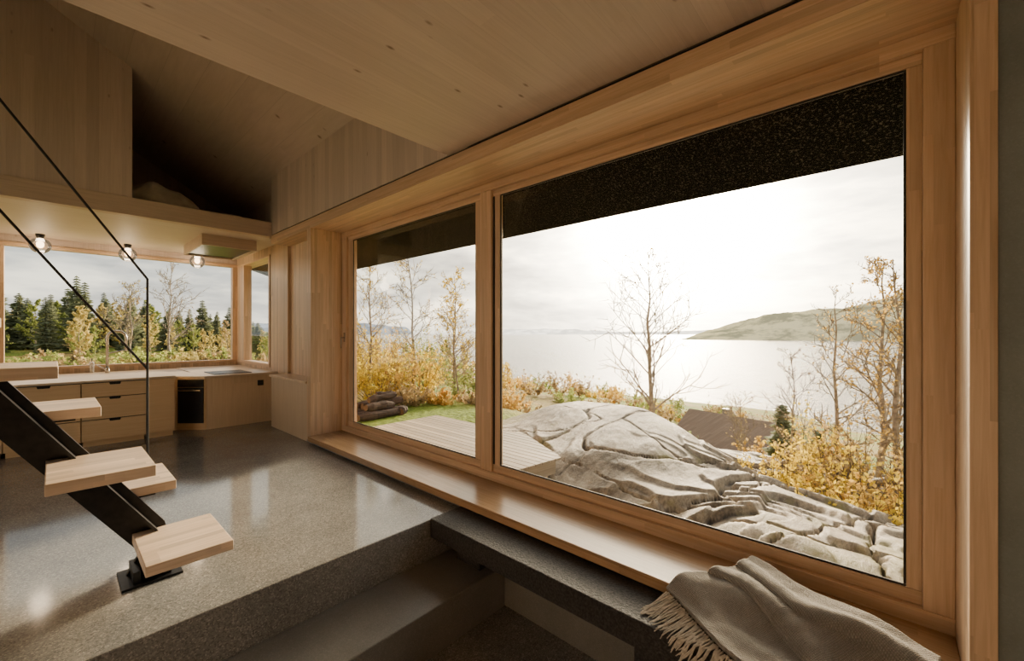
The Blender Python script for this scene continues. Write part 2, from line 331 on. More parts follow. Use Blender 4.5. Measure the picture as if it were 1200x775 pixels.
for i,x in enumerate((-.15,.99,2.1)):
    e=empty('ceiling_lamp',(x,11.1,3.44),'round clear glass globe ceiling lamp with small dark base','lamp',group='kitchen ceiling lamps')
    V=[];F=[]; tube(V,F,[(x,11.1,3.44),(x,11.1,3.40),(x,11.1,3.37)],[.06,.055,.04],20); mk('lamp_base',V,F,m_steel,parent=e)
    V=[];F=[]; sphere(V,F,(x,11.1,3.24),.14,24,14); mk('globe',V,F,m_globe,parent=e,smooth=True)
    V=[];F=[]; sphere(V,F,(x,11.1,3.26),.05,12,8,1.3); mk('bulb',V,F,m_bulb,parent=e,smooth=True)
    l=bpy.data.lights.new('lamp_light','POINT'); l.energy=9; l.color=(1,.78,.55); l.shadow_soft_size=.13
    lo=bpy.data.objects.new('lamp_light',l); C.objects.link(lo); lo.parent=e; lo.location=(0,0,-.36)
# ---------------------------------------------------------------- bench
e=empty('bench',(2.48,.3,-.7),'long rough charcoal stone bench below the window sill','bench')
box('seat',[(2.29,2.665,-2.5,3.07,-.15,.02)],m_bench,parent=e,bevel=.006,label='charcoal textured seat slab')
box('support',[(2.46,2.66,2.60,2.90,-.35,-.151)],m_bench,parent=e,bevel=.004)
for y in (.9,-.9): box('support',[(2.38,2.66,y,y+.25,-.70,-.151)],m_bench,parent=e,bevel=.004)
# ---------------------------------------------------------------- stair
e=empty('stair',(.46,3.85,0),'steep alternating-tread stair with wooden treads and black steel stringer','stair')
sx=lambda z:.56+(.31-z)/1.48
top=4.4
dxh=.276
poly=[(sx(.33),.33),(sx(.33)+.03,.20),(.50,.012),(.34,.012),(sx(.15)-dxh+.02,.15),(sx(top)-dxh,top),(sx(top),top)]
V,F=prism(poly,'y',3.905,3.94); s=mk('stringer',V,F,m_steel,parent=e); fixn(s)
V,F=prism([(sx(.3)-.04,.262),(sx(top)-.04,top),(sx(top)-.06,top),(sx(.3)-.06,.262)],'y',3.82,3.98); s=mk('stringer_flange',V,F,m_steel,parent=e); fixn(s)
box('base_plate',[(.3,.62,3.70,4.02,0,.015),(.36,.40,3.74,3.98,.015,.09),(.52,.56,3.74,3.98,.015,.20)],m_steel,parent=e,bevel=.002)
for i in range(14):
    z=.3+.3*i
    if i==4: z=1.52
    if z>4.2: break
    near=(i%2==0); y0,y1=(3.28,3.90) if near else (3.945,4.55)
    x1=.82-.2*i; x0=x1-.45
    if i==5: x1-=.06
    t=box('tread',[(x0,x1,y0,y1,z-.065,z)],m_tread,parent=e,bevel=.004)
    box('bracket',[(x0+.12,x1-.12,min(y0+.15,3.9),3.9,z-.075,z-.0655) if near else (x0+.12,x1-.12,3.945,y1-.1,z-.075,z-.0655)],m_steel,parent=t)
def rail(pts,nm):
    V=[];F=[]; tube(V,F,pts,[.009]*len(pts),8); mk(nm,V,F,m_steel,parent=e)
px,py=.527,4.56
rail([(px,py,.54),(px,py,2.145),(px-1.35,py,2.145+1.35*1.515)],'handrail')
rail([(px,py,1.40),(px-1.5,py,1.40+1.5*1.485)],'mid_rail')
# ---------------------------------------------------------------- bedding in loft
m_lin=simple('white_linen',(.62,.58,.54),.9)
V=[];F=[]; sphere(V,F,(1.15,9.3,3.90),.42,24,16,.65)
V=[(x+(x-1.15)*.5+.05*noise.noise(Vector((x*4,y*4,z*4))),y,max(3.625,z+.14*noise.noise(Vector((x*5,y*5,1))))) for x,y,z in V]
mk('duvet',V,F,m_lin,label='crumpled pale duvet lying in the loft',cat='duvet',smooth=True)
for (cx,cy,cz) in ((1.25,10.3,3.78),(2.3,9.4,3.77)):
    V=[];F=[]; sphere(V,F,(cx,cy,cz),.33,20,12,.55); V=[(cx+(x-cx)*1.25,y,max(3.622,z+.04*noise.noise(Vector((x*5,y*5,z*5))))) for x,y,z in V]
    mk('pillow',V,F,m_lin,label='soft pale pillow lying on the loft floor',cat='pillow',smooth=True,group='loft pillows')
# ---------------------------------------------------------------- blanket
def wool_mat():
    m,nt,b,o=base_mat('grey_wool')
    tc=nt.nodes.new('ShaderNodeNewGeometry').outputs['Position']
    rot=N(nt,'ShaderNodeMapping',{'Vector':tc,'Rotation':(0,0,.65)}).outputs[0]
    w1_=N(nt,'ShaderNodeTexWave',{'Vector':rot,'Scale':38.0,'Distortion':2.5,'Detail':2.0,'Detail Scale':6.0},bands_direction='X').outputs[1]
    w2_=N(nt,'ShaderNodeTexWave',{'Vector':rot,'Scale':38.0,'Distortion':2.5,'Detail':2.0,'Detail Scale':6.0},bands_direction='Y').outputs[1]
    n1=N(nt,'ShaderNodeTexNoise',{'Vector':tc,'Scale':110.0,'Detail':4.0}).outputs[0]
    wv=M(nt,'MULTIPLY',w1_,w2_)
    col=MIX(nt,wv,(.22,.20,.18,1),(.56,.525,.475,1))
    col=MIX(nt,.4,col,MIX(nt,n1,(.13,.12,.105,1),(.60,.56,.50,1)))
    nt.links.new(col,b.inputs['Base Color']); b.inputs['Roughness'].default_value=1; b.inputs['Specular IOR Level'].default_value=.1
    bp=N(nt,'ShaderNodeBump',{'Height':M(nt,'ADD',n1,wv),'Strength':.8,'Distance':.010}); nt.links.new(bp.outputs[0],b.inputs['Normal'])
    return m
m_wool=wool_mat()
m_fringe=simple('pale_wool_fringe',(.58,.53,.46),.95,0,60,.2)
def sms(a,b,x):
    t=max(0,min(1,(x-a)/(b-a))); return t*t*(3-2*t)
P00=Vector((2.55,1.02,0));P01=Vector((3.06,.64,0));P10=Vector((2.04,.10,0));P11=Vector((2.72,-.20,0))
def bl(s,t):
    p=(P00*(1-t)+P01*t)*(1-s)+(P10*(1-t)+P11*t)*s
    p=p+Vector((.02*math.sin(s*9+1),.03*math.sin(t*7),0))
    x,y=p.x,p.y
    sm=sms(2.46,2.72,x)
    z=.025+sm*.095
    e1=t-.40-.12*math.sin(s*4+.5); e2=t-.74+.07*math.sin(s*4)
    lay=.026*sms(-.015,.015,e1)+.022*sms(-.015,.015,e2)
    fold=.016*math.exp(-((e1-.06)/.06)**2)+.020*math.exp(-((e2-.06)/.06)**2)+.016*math.exp(-((t-.16-.1*s)/.08)**2)
    z+=.040+lay+fold*(.7+.5*s)+.020*noise.noise(Vector((x*4,y*4,0)))+.004*noise.noise(Vector((x*16,y*16,3)))
    if x<2.27:
        ee=2.27-x; x=2.27-.18*ee-.012; z-=min(ee*1.0,.6)
    return (x,y,z)
n1,n2=110,120; V=[bl(i/n1,j/n2) for i in range(n1+1) for j in range(n2+1)]; F=[]
for i in range(n1):
    for j in range(n2):
        a=i*(n2+1)+j; F.append((a,a+1,a+n2+2,a+n2+1))
e=empty('blanket',(2.5,.3,.03),'soft grey woven wool blanket with fringe draped over bench and sill','blanket')
o=mk('cloth',V,F,m_wool,parent=e,smooth=True); md=o.modifiers.new('s','SOLIDIFY'); md.thickness=.026; md.offset=-1
V=[];F=[]; rnd=random.Random(3)
for i in range(190):
    s=(i+.5)/190*.95; a=Vector(bl(s,0.0)); d=Vector((-.78+rnd.uniform(-.16,.16),.42+rnd.uniform(-.18,.18),0)).normalized()
    L=rnd.uniform(.15,.23); pts=[]
    for kk in range(7):
        f=kk/6; p=a+d*L*f+Vector((math.sin(f*5+i),math.cos(f*4+i*2),0))*.005; zz=a.z*(1-f)+.03*f-.01
        over=2.28-p.x
        if over>0: zz=min(a.z,.03)-over*1.0-.01; p.x=2.28-over*.15-.008
        else: zz=max(zz,.028)
        pts.append((p.x,p.y,zz))
    tube(V,F,pts,[.0048,.0045,.0042,.004,.0037,.0034,.0025],5)
mk('fringe',V,F,m_fringe,parent=e,kind='stuff',label='twisted pale wool fringe')
# ================================================================ OUTSIDE
def eave_mat():
    m,nt,b,o=base_mat('charred_eave')
    pos=nt.nodes.new('ShaderNodeNewGeometry').outputs['Position']
    v=N(nt,'ShaderNodeTexNoise',{'Vector':pos,'Scale':55.0,'Detail':3.0,'Roughness':.65}).outputs[0]
    nt.links.new(RAMP(nt,v,[(.3,(.0005,.0005,.0005)),(.56,(.004,.004,.004)),(.64,(.10,.085,.065))]),b.inputs['Base Color'])
    b.inputs['Roughness'].default_value=.6; b.inputs['Specular IOR Level'].default_value=.03
    bp=N(nt,'ShaderNodeBump',{'Height':v,'Strength':1.0,'Distance':.03}); nt.links.new(bp.outputs[0],b.inputs['Normal']); return m
V,F=prism([(3.34,3.40),(4.45,3.08),(4.5,3.12),(4.5,3.4),(3.34,3.7)],'y',-3.5,12.5)
r=mk('eave',V,F,eave_mat(),label='dark charred-timber roof eave above the window',kind='structure'); fixn(r)
def gz(x,y):
    s=max(0,x-9); z=-.6-.155*s-1.6*sms(10,15,x)*(1-sms(10,22,y))
    z-=.9*sms(3.2,4.5,x)*(1-sms(6.5,9,y))*sms(-8,-5,y)
    z+=.25*noise.noise(Vector((x*.15,y*.15,0)))*min(1,max(0,(x-6)/6)+max(0,(y-13)/10))
    z+=.9*sms(45,95,y)*(1-sms(25,60,x))
    return max(z,-24)
def axis(a,b,d0,g):
    o=[0];d=d0;x=0
    while x<max(abs(a),abs(b)):
        x+=d; d*=g; o.append(x)
    return sorted([v for v in o if v<=b]+[-v for v in o[1:] if -v>=a])
xs=[v+8 for v in axis(-60,260,.4,1.06)]; ys=[v+6 for v in axis(-200,420,.4,1.06)]
V=[(x,y,gz(x,y)) for x in xs for y in ys]; F=[]; ny=len(ys)
for i in range(len(xs)-1):
    for j in range(ny-1): a=i*ny+j; F.append((a,a+ny,a+ny+1,a+1))
def ground_mat():
    m,nt,b,o=base_mat('autumn_grass')
    pos=nt.nodes.new('ShaderNodeNewGeometry').outputs['Position']
    n1=N(nt,'ShaderNodeTexNoise',{'Vector':pos,'Scale':.16,'Detail':6.0}).outputs[0]
    n2=N(nt,'ShaderNodeTexNoise',{'Vector':pos,'Scale':7.0,'Detail':6.0}).outputs[0]
    c=RAMP(nt,n1,[(.4,(.17,.25,.035)),(.50,(.24,.27,.055)),(.58,(.31,.25,.09)),(.72,(.20,.15,.07))])
    c=MIX(nt,.7,c,MIX(nt,1.0,c,RAMP(nt,n2,[(.3,(.45,.42,.38)),(.7,(1.6,1.4,1.15))]),'MULTIPLY'))
    nt.links.new(c,b.inputs['Base Color']); b.inputs['Roughness'].default_value=.9; b.inputs['Specular IOR Level'].default_value=.15
    bp=N(nt,'ShaderNodeBump',{'Height':n2,'Strength':.8,'Distance':.12}); nt.links.new(bp.outputs[0],b.inputs['Normal']); return m
m_ground=ground_mat()
F=[f for f in F if not all(-3.5<V[i][0]<3.2 and -2.4<V[i][1]<11.4 for i in f)]
g=mk('ground',V,F,m_ground,label='grassy hillside sloping to the fjord in autumn colours',kind='structure',smooth=True)
o_=ORG['ground']
for v in g.data.vertices:
    x=v.co.x+o_.x; y=v.co.y+o_.y
    if -4.8<x<4.0 and -3.8<y<12.4: v.co.z-=1.2
def water_mat():
    m,nt,b,o=base_mat('fjord_water')
    pos=nt.nodes.new('ShaderNodeNewGeometry').outputs['Position']
    st=N(nt,'ShaderNodeMapping',{'Vector':pos,'Rotation':(0,0,.6),'Scale':(1.0,.35,1.0)}).outputs[0]
    n2=N(nt,'ShaderNodeTexNoise',{'Vector':st,'Scale':.45,'Detail':8.0,'Roughness':.6}).outputs[0]
    n3=N(nt,'ShaderNodeTexNoise',{'Vector':st,'Scale':.03,'Detail':4.0}).outputs[0]
    nt.links.new(RAMP(nt,n3,[(.35,(.26,.245,.21)),(.65,(.40,.37,.31))]),b.inputs['Base Color']); b.inputs['Roughness'].default_value=.16
    bp=N(nt,'ShaderNodeBump',{'Height':n2,'Strength':1.0,'Distance':2.6}); nt.links.new(bp.outputs[0],b.inputs['Normal']); return m
mk('fjord_water',[(60,-6000,-20),(9000,-6000,-20),(9000,9000,-20),(60,9000,-20)],[(0,1,2,3)],water_mat(),label='calm bright fjord water reflecting the low sun',cat='water')
def hill(name,cx,cy,dx,dy,w,depth,h,mat,label,seed,peak,ns=.16):
    V=[];F=[];nu,nv=160,30
    d=Vector((dx,dy,0)).normalized(); n=Vector((-d.y,d.x,0))
    for i in range(nu+1):
        u=i/nu
        for j in range(nv+1):
            v=j/nv; p=Vector((cx,cy,0))+d*w*(u-.5)+n*depth*(v-.5)
            hh=h*peak(u)*math.sin(math.pi*v)*(1+ns*noise.fractal(Vector((u*6+seed,v*2,seed)),1,2,4))
            hh+=14*noise.fractal(Vector((p.x*.006,p.y*.006,seed)),1,2,5)*min(1,hh/60)+4*noise.noise(Vector((p.x*.06,p.y*.06,0)))*min(1,hh/20)
            V.append((p.x,p.y,-21+hh))
    for i in range(nu):
        for j in range(nv): a=i*(nv+1)+j; F.append((a,a+nv+1,a+nv+2,a+1))
    mk(name,V,F,mat,label=label,cat='hill',smooth=True)
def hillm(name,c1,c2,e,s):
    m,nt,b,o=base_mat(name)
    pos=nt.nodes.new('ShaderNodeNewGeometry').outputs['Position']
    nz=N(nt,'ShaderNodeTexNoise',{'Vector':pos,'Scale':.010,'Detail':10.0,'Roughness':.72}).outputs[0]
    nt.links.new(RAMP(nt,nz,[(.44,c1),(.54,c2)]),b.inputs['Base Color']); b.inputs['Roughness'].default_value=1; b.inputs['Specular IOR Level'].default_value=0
    nt.links.new(MIX(nt,RAMP(nt,nz,[(.45,(0,0,0)),(.56,(1,1,1))]),tuple(x*.66 for x in e)+(1,),tuple(x*1.1 for x in e)+(1,)),b.inputs['Emission Color']); b.inputs['Emission Strength'].default_value=s  # emission puts aerial haze into the hill colour
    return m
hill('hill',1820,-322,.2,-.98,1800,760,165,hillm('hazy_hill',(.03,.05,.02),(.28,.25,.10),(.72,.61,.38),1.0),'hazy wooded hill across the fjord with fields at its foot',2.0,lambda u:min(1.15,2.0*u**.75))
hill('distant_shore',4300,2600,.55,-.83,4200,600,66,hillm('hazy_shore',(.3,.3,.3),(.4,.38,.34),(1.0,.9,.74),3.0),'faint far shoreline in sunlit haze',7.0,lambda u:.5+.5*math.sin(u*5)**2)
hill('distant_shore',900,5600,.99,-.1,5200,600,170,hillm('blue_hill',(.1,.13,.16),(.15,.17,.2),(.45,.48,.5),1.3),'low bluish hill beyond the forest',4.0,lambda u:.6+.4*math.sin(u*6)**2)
def deck():
    YE=6.9; XR=5.3
    def yr(x):
        return 3.45+(x-3.45)*(-.15/1.2) if x<4.65 else 3.3+(x-4.65)*(1.35/.75)
    V=[];F=[];x=3.45
    while x<XR-.02:
        x1=min(x+.106,XR); a0=yr(x);a1=yr(x1); b=len(V); z0,z1=-.03,.0
        V+=[(x,a0,z0),(x1,a1,z0),(x1,YE,z0),(x,YE,z0),(x,a0,z1),(x1,a1,z1),(x1,YE,z1),(x,YE,z1)]
        F+=[(b,b+3,b+2,b+1),(b+4,b+5,b+6,b+7),(b,b+1,b+5,b+4),(b+1,b+2,b+6,b+5),(b+2,b+3,b+7,b+6),(b+3,b,b+4,b+7)]
        x+=.121
    e=empty('deck',(4.4,5.0,-.6),'weathered pale wooden terrace with long boards','deck')
    mk('boards',V,F,wood('weathered_deck',(.44,.355,.255),(.27,.21,.145),'y','x',.121,4,.6,gap=.0,vary=.5),parent=e)
    for y in (3.9,4.9,5.9): box('joist',[(3.5,4.6,y,y+.05,-.15,-.031)],m_steel,parent=e)
    V,F=prism([(3.5,3.5),(4.6,3.36),(XR-.06,4.5),(XR-.06,YE-.05),(XR-.12,YE-.05),(XR-.12,4.54),(4.57,3.44),(3.5,3.57)],'z',-.22,-.032)
    f=mk('fascia',V,F,wood('deck_fascia',(.42,.34,.245),(.32,.245,.16),'x','z',.1,4,.6),parent=e); fixn(f)
    for q in [(4.5,4.6,3.5,3.6,-1.5,-.2),(XR-.22,XR-.12,5.0,5.1,-1.5,-.2),(XR-.22,XR-.12,YE-.2,YE-.1,-1.2,-.2)]: box('post',[q],m_frame_z,parent=e)
deck()
def rock():
    V=[];F=[]; nx,ny=320,440; X0,X1,Y0,Y1=3.6,13.0,-4.5,8.8
    def crack(n,wd): return 1-sms(0,wd,abs(n))
    for i in range(nx+1):
        for j in range(ny+1):
            x=X0+(X1-X0)*i/nx; y=Y0+(Y1-Y0)*j/ny
            w=Vector((x*.35,y*.35,0)); wx=x+.35*noise.noise(w); wy=y+.5*noise.noise(w+Vector((7,3,0)))
            fx=x+.09*noise.fractal(Vector((x*1.3,y*1.3,9)),1,2,4); fy=y+.09*noise.fractal(Vector((x*1.3,y*1.3,4)),1,2,4)
            up=(.50*sms(4.4,5.9,wx+.10*(wy-4))+.50*sms(4.8,8.4,wx))*(1-sms(8.8,12.5,wx))
            d1=up*(.35*sms(.6,2.6,wy-.12*(wx-7))+.65*sms(1.7,3.9,wy-.12*(wx-7)))*(1-sms(5.6,9.0,wy))
            d2=sms(4.2,5.4,wx)*(1-sms(6.0,7.8,wx))*(1-sms(.6,2.4,wy))*sms(-4,-1.0,wy)
            z=-.97+.87*d1+.35*d2+.08*sms(3.6,5,wx)-.6*sms(7.4,10,wx)*(1-d1)
            front=sms(4.2,4.9,wx)*(1-sms(5.7,6.8,wx)); right=sms(-.8,1,3.0-wy)
            amp=max(0,min(1,max(.9*front,.75*right)))
            c1=noise.noise(Vector((fx*.30,fy*.95+fx*.22,1.3))); c2=noise.noise(Vector((fx*.7+fy*.25,fy*.5-fx*.35,6.1)))
            z-=(.05+.16*amp)*crack(c1,.022)+(.035+.11*amp)*crack(c2,.020)
            # a few large tilted fractured faces
            tn=noise.noise(Vector((fx*.45+2,fy*.6,8)))*2.4+fx*.45+fy*.30
            st=math.floor(tn)+sms(.86,1.0,tn-math.floor(tn))
            z+=amp*.17*((st-tn)+.45)
            tn2=noise.noise(Vector((fx*.9,fy*1.0,2)))*2.2+fx*.7-fy*.65
            st2=math.floor(tn2)+sms(.86,1.0,tn2-math.floor(tn2))
            z+=amp*.085*((st2-tn2)+.4)
            z+=.06*noise.noise(Vector((x*.7,y*.7,0)))+.012*noise.fractal(Vector((x*2.5,y*3.0,0)),1,2,6)
            ed=min(sms(X0,X0+.5,x),1-sms(X1-.6,X1,x),sms(Y0,Y0+.6,y),1-sms(Y1-.6,Y1,y))
            z=z*ed+(-1.9)*(1-ed)
            V.append((x,y,z))
    for i in range(nx):
        for j in range(ny): a=i*(ny+1)+j; F.append((a,a+ny+1,a+ny+2,a+1))
    m,nt,b,o=base_mat('granite_rock')
    geo=nt.nodes.new('ShaderNodeNewGeometry'); pos=geo.outputs['Position']
    n1=N(nt,'ShaderNodeTexNoise',{'Vector':pos,'Scale':1.1,'Detail':9.0,'Roughness':.68}).outputs[0]
    n2=N(nt,'ShaderNodeTexNoise',{'Vector':pos,'Scale':14.0,'Detail':8.0,'Roughness':.75}).outputs[0]
    st=N(nt,'ShaderNodeMapping',{'Vector':pos,'Rotation':(0,0,.5),'Scale':(.9,5.0,3.0)}).outputs[0]
    n3=N(nt,'ShaderNodeTexNoise',{'Vector':st,'Scale':1.0,'Detail':9.0,'Distortion':.8,'Roughness':.72}).outputs[0]
    c=RAMP(nt,n1,[(.32,(.12,.095,.066)),(.44,(.27,.222,.163)),(.56,(.40,.34,.262)),(.70,(.56,.49,.39))])
    c=MIX(nt,.75,c,MIX(nt,1.0,c,RAMP(nt,n3,[(.36,(.30,.25,.20)),(.48,(.85,.82,.77)),(.66,(1.35,1.30,1.2))]),'MULTIPLY'))
    c=MIX(nt,.6,c,MIX(nt,1.0,c,RAMP(nt,n2,[(.35,(.42,.38,.33)),(.65,(1.5,1.44,1.34))]),'MULTIPLY'))
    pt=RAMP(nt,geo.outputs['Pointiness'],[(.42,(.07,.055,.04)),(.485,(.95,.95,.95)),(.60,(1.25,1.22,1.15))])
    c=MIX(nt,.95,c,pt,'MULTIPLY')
    n4=N(nt,'ShaderNodeTexNoise',{'Vector':pos,'Scale':1.0,'Detail':8.0,'Roughness':.6}).outputs[0]
    c=MIX(nt,RAMP(nt,n4,[(.57,(0,0,0)),(.65,(.75,.75,.75))]),c,(.21,.18,.055,1))
    nt.links.new(c,b.inputs['Base Color']); b.inputs['Roughness'].default_value=.6; b.inputs['Specular IOR Level'].default_value=.3
    bp=N(nt,'ShaderNodeBump',{'Height':M(nt,'ADD',n2,n3),'Strength':.7,'Distance':.035}); nt.links.new(bp.outputs[0],b.inputs['Normal'])
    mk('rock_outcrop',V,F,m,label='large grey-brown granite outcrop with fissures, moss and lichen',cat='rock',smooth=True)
rock()
# ---------------------------------------------------------------- vegetation
m_bark=simple('birch_bark',(.30,.24,.18),.8,0,12,.5)
m_barkd=simple('dark_bark',(.12,.09,.065),.9,0,12,.4)
def leafm(name,c,v=.35,tr=.5):
    m,nt,b,o=base_mat(name)
    pos=nt.nodes.new('ShaderNodeNewGeometry').outputs['Position']
    nz=N(nt,'ShaderNodeTexNoise',{'Vector':pos,'Scale':3.0,'Detail':4.0}).outputs[0]
    col=RAMP(nt,nz,[(.3,tuple(x*(1-v) for x in c)),(.7,tuple(min(1,x*(1+v)) for x in c))])
    nt.links.new(col,b.inputs['Base Color']); b.inputs['Roughness'].default_value=.8; b.inputs['Specular IOR Level'].default_value=.2
    t=N(nt,'ShaderNodeBsdfTranslucent',{0:col}); mx=N(nt,'ShaderNodeMixShader',{0:tr,1:b.outputs[0],2:t.outputs[0]}); nt.links.new(mx.outputs[0],o.inputs[0]); return m
m_yel=leafm('yellow_leaves',(.80,.56,.07)); m_org=leafm('golden_leaves',(.66,.43,.11)); m_grn=leafm('green_leaves',(.32,.36,.10)); m_brn=leafm('brown_leaves',(.44,.32,.16))
m_fyel=leafm('forest_yellow_leaves',(.56,.46,.17)); m_need=leafm('spruce_needles',(.21,.235,.135),.4,.35)  # forest colours paled to carry the distance haze
def rdir(r): 
    while True:
        v=Vector((r.uniform(-1,1),r.uniform(-1,1),r.uniform(-1,1)))
        if .1<v.length<1: return v.normalized()
def leafq(V,F,p,s,r):
    a=rdir(r)*s; c=a.cross(rdir(r)).normalized()*s*.7; b=len(V)
    for q in (p-a,p-c,p+a,p+c): V.append((q.x,q.y,q.z))
    F.append((b,b+1,b+2,b+3))
def tree_geo(base,h,spread,seed,leaves=0,ls=.03,rb=None,levels=3,first=.2,nb=22,dens=1.0,lean=0,mn=.0035):
    r=random.Random(seed); V=[];F=[];LV=[];LF=[]; rb=rb or h*.014
    base=Vector(base); tips=[]
    n=10; pts=[base+Vector((0,0,-.3))]
    off=Vector((0,0,0))
    for i in range(1,n+1):
        off+=Vector((r.uniform(-1,1)*.012*h+lean*h/n,r.uniform(-1,1)*.012*h,0)); pts.append(base+off+Vector((0,0,h*i/n)))
    rr=[rb*(1-.92*i/n)+.002 for i in range(n+1)]
    tube(V,F,pts,rr,7)
    def branch(p,d,L,rad,lev):
        k=4; q=[p]; dd=d.copy()
        for i in range(k):
            dd=(dd+rdir(r)*.18+Vector((0,0,.06))).normalized(); q.append(q[-1]+dd*L/k)
        tube(V,F,q,[rad*(1-.7*i/k) for i in range(k+1)],4 if lev>0 else 5,False)
        tips.append(q)
        if lev<levels-1:
            m=max(2,int((5 if lev==0 else 3)*dens))
            for i in range(m):
                f=.25+.7*(i+r.random())/m; idx=min(k-1,int(f*k)); pp=q[idx].lerp(q[idx+1],f*k-idx)
                side=(dd+rdir(r)*.9).normalized(); branch(pp,side,L*(.5 if lev==0 else .55)*r.uniform(.7,1.1),max(mn,rad*.5),lev+1)
    for i in range(nb):
        f=first+(.97-first)*(i+r.random()*.8)/nb; idx=min(n-1,int(f*n)); p=pts[idx+0].lerp(pts[idx+1],f*n-idx)
        az=r.uniform(0,6.283); el=r.uniform(.45,.95)
        L=spread*(1-((f-first)/(1-first))**1.5*.75)*r.uniform(.7,1.1)*(.6+.4*min(1,(f-first)*5+.3))
        branch(p,Vector((math.cos(az)*math.cos(el),math.sin(az)*math.cos(el),math.sin(el))),L,max(mn*1.3,rr[idx]*.45),0)
    for _ in range(leaves):
        q=r.choice(tips); i=r.randrange(1,len(q)); p=q[i-1].lerp(q[i],r.random())+rdir(r)*.05*spread; leafq(LV,LF,p,ls*r.uniform(.6,1.3),r)
    return V,F,LV,LF
def birch(name,x,y,h,spread,seed,leaves,lm,label,ls=.035,z=None,**k):
    z=gz(x,y) if z is None else z
    V,F,LV,LF=tree_geo((x,y,z),h,spread,seed,leaves,ls,**k)
    t=mk(name,V,F,m_bark,label=label,cat='tree',origin=(x,y,z))
    if LV: mk('foliage',LV,LF,lm,parent=t,kind='stuff')
    return t
birch('birch_tree',13.5,5.9,7.8,2.6,11,160,m_org,'bare birch standing behind the granite outcrop against the water',rb=.11,first=.28,nb=34,levels=3,mn=.012)
birch('birch_tree',9.3,13.5,5.8,1.6,12,450,m_yel,'nearly bare birch beyond the wooden terrace',rb=.065,nb=26,mn=.011)
birch('birch_tree',10.6,12.6,4.9,1.4,13,600,m_yel,'slender birch with a few yellow leaves beyond the terrace',rb=.055,nb=24,mn=.010,ls=.05)
birch('birch_tree',8.0,14.6,5.2,1.5,23,500,m_yel,'leafless birch at the edge of the lawn',rb=.06,nb=24,mn=.011)
birch('birch_tree',9.9,11.6,3.8,1.2,24,400,m_yel,'young yellow birch close to the terrace',rb=.04,nb=22,mn=.008)
birch('birch_tree',14.2,.95,5.5,1.3,14,300,m_org,'thin birch with sparse brown leaves below the outcrop',z=-2.6,rb=.065,mn=.009)
birch('birch_tree',13.2,.25,6.1,1.4,15,1000,m_org,'leaning birch with golden leaves beside the water',z=-2.6,rb=.09,lean=.05,mn=.010)
birch('birch_tree',12.9,-.15,5.9,1.4,16,1000,m_org,'birch with rusty autumn leaves beside the water',z=-2.5,rb=.09,lean=.03,mn=.010)
birch('birch_tree',14.6,2.1,3.8,1.1,17,60,m_brn,'small bare birch in the undergrowth',z=-2.6,rb=.035,mn=.007)
birch('birch_tree',15.6,3.7,2.6,1.2,18,120,m_brn,'low bare sapling in front of the cabin roof',z=-3.1,rb=.03,mn=.007)
birch('birch_tree',5.6,38,6.8,2.4,41,120,m_fyel,'tall bare birch standing before the forest',rb=.09,mn=.018)
birch('birch_tree',3.4,37,5.4,1.9,42,300,m_fyel,'slender bare birch standing before the forest',rb=.07,mn=.016,ls=.06)
def bush(x,y,w,h,seed,n,lm,label,ls=.045,z=None,name='bush',dens=1.0):
    r=random.Random(seed); z=gz(x,y) if z is None else z
    V=[];F=[];LV=[];LF=[]; base=Vector((x,y,z))
    tips=[]
    for i in range(int(22*dens)):
        az=r.uniform(0,6.283); el=r.uniform(.6,1.4); L=h*r.uniform(.6,1.1)
        d=Vector((math.cos(az)*math.cos(el)*w/h,math.sin(az)*math.cos(el)*w/h,math.sin(el)))
        q=[base+Vector((math.cos(az),math.sin(az),0))*r.uniform(0,.25*w)+Vector((0,0,-.1))]
        for j in range(4):
            d=d+rdir(r)*.2; q.append(q[-1]+d*L/4)
        tube(V,F,q,[.012,.009,.007,.005,.003],4,False); tips.append(q)
        for _ in range(3):
            p=q[r.randrange(1,4)]; d2=(d.normalized()+rdir(r)*.8).normalized()*L*.35; q2=[p,p+d2*.5+rdir(r)*.03,p+d2]
            tube(V,F,q2,[.005,.004,.002],3,False); tips.append(q2)
    for _ in range(n):
        q=r.choice(tips); i=r.randrange(1,len(q)); p=q[i-1].lerp(q[i],r.random())+rdir(r)*.1*w*r.random(); leafq(LV,LF,p,ls*r.uniform(.5,1.3),r)
    t=mk(name,V,F,m_barkd,label=label,cat='bush',origin=(x,y,z),group='autumn shrubs'); mk('foliage',LV,LF,lm,parent=t,kind='stuff')
    return t
rr=random.Random(5)
BP=[(9.4,1.4,.9,1.2),(10.4,.9,1.0,1.5),(9.2,.4,.9,1.2),(9.8,-.5,1.0,1.4),(11.6,.3,1.1,1.9),(8.3,-.3,.8,1.1),(13.2,1.4,1.1,1.9),(11.0,-.6,1.0,1.7),(8.4,.9,.8,1.0),(11.3,1.5,.9,1.5),(8.1,.25,.7,1.0),(10.0,2.2,.8,.9),(12.2,.9,1.0,1.7)]
for i,(x,y,w,h) in enumerate(BP):
    bush(x,y,w,h,30+i,1350,[m_yel,m_yel,m_org,m_yel,m_brn][i%5],'golden autumn shrub growing below the granite outcrop',z=-1.6-.14*max(0,x-9),ls=.042,dens=1.3)
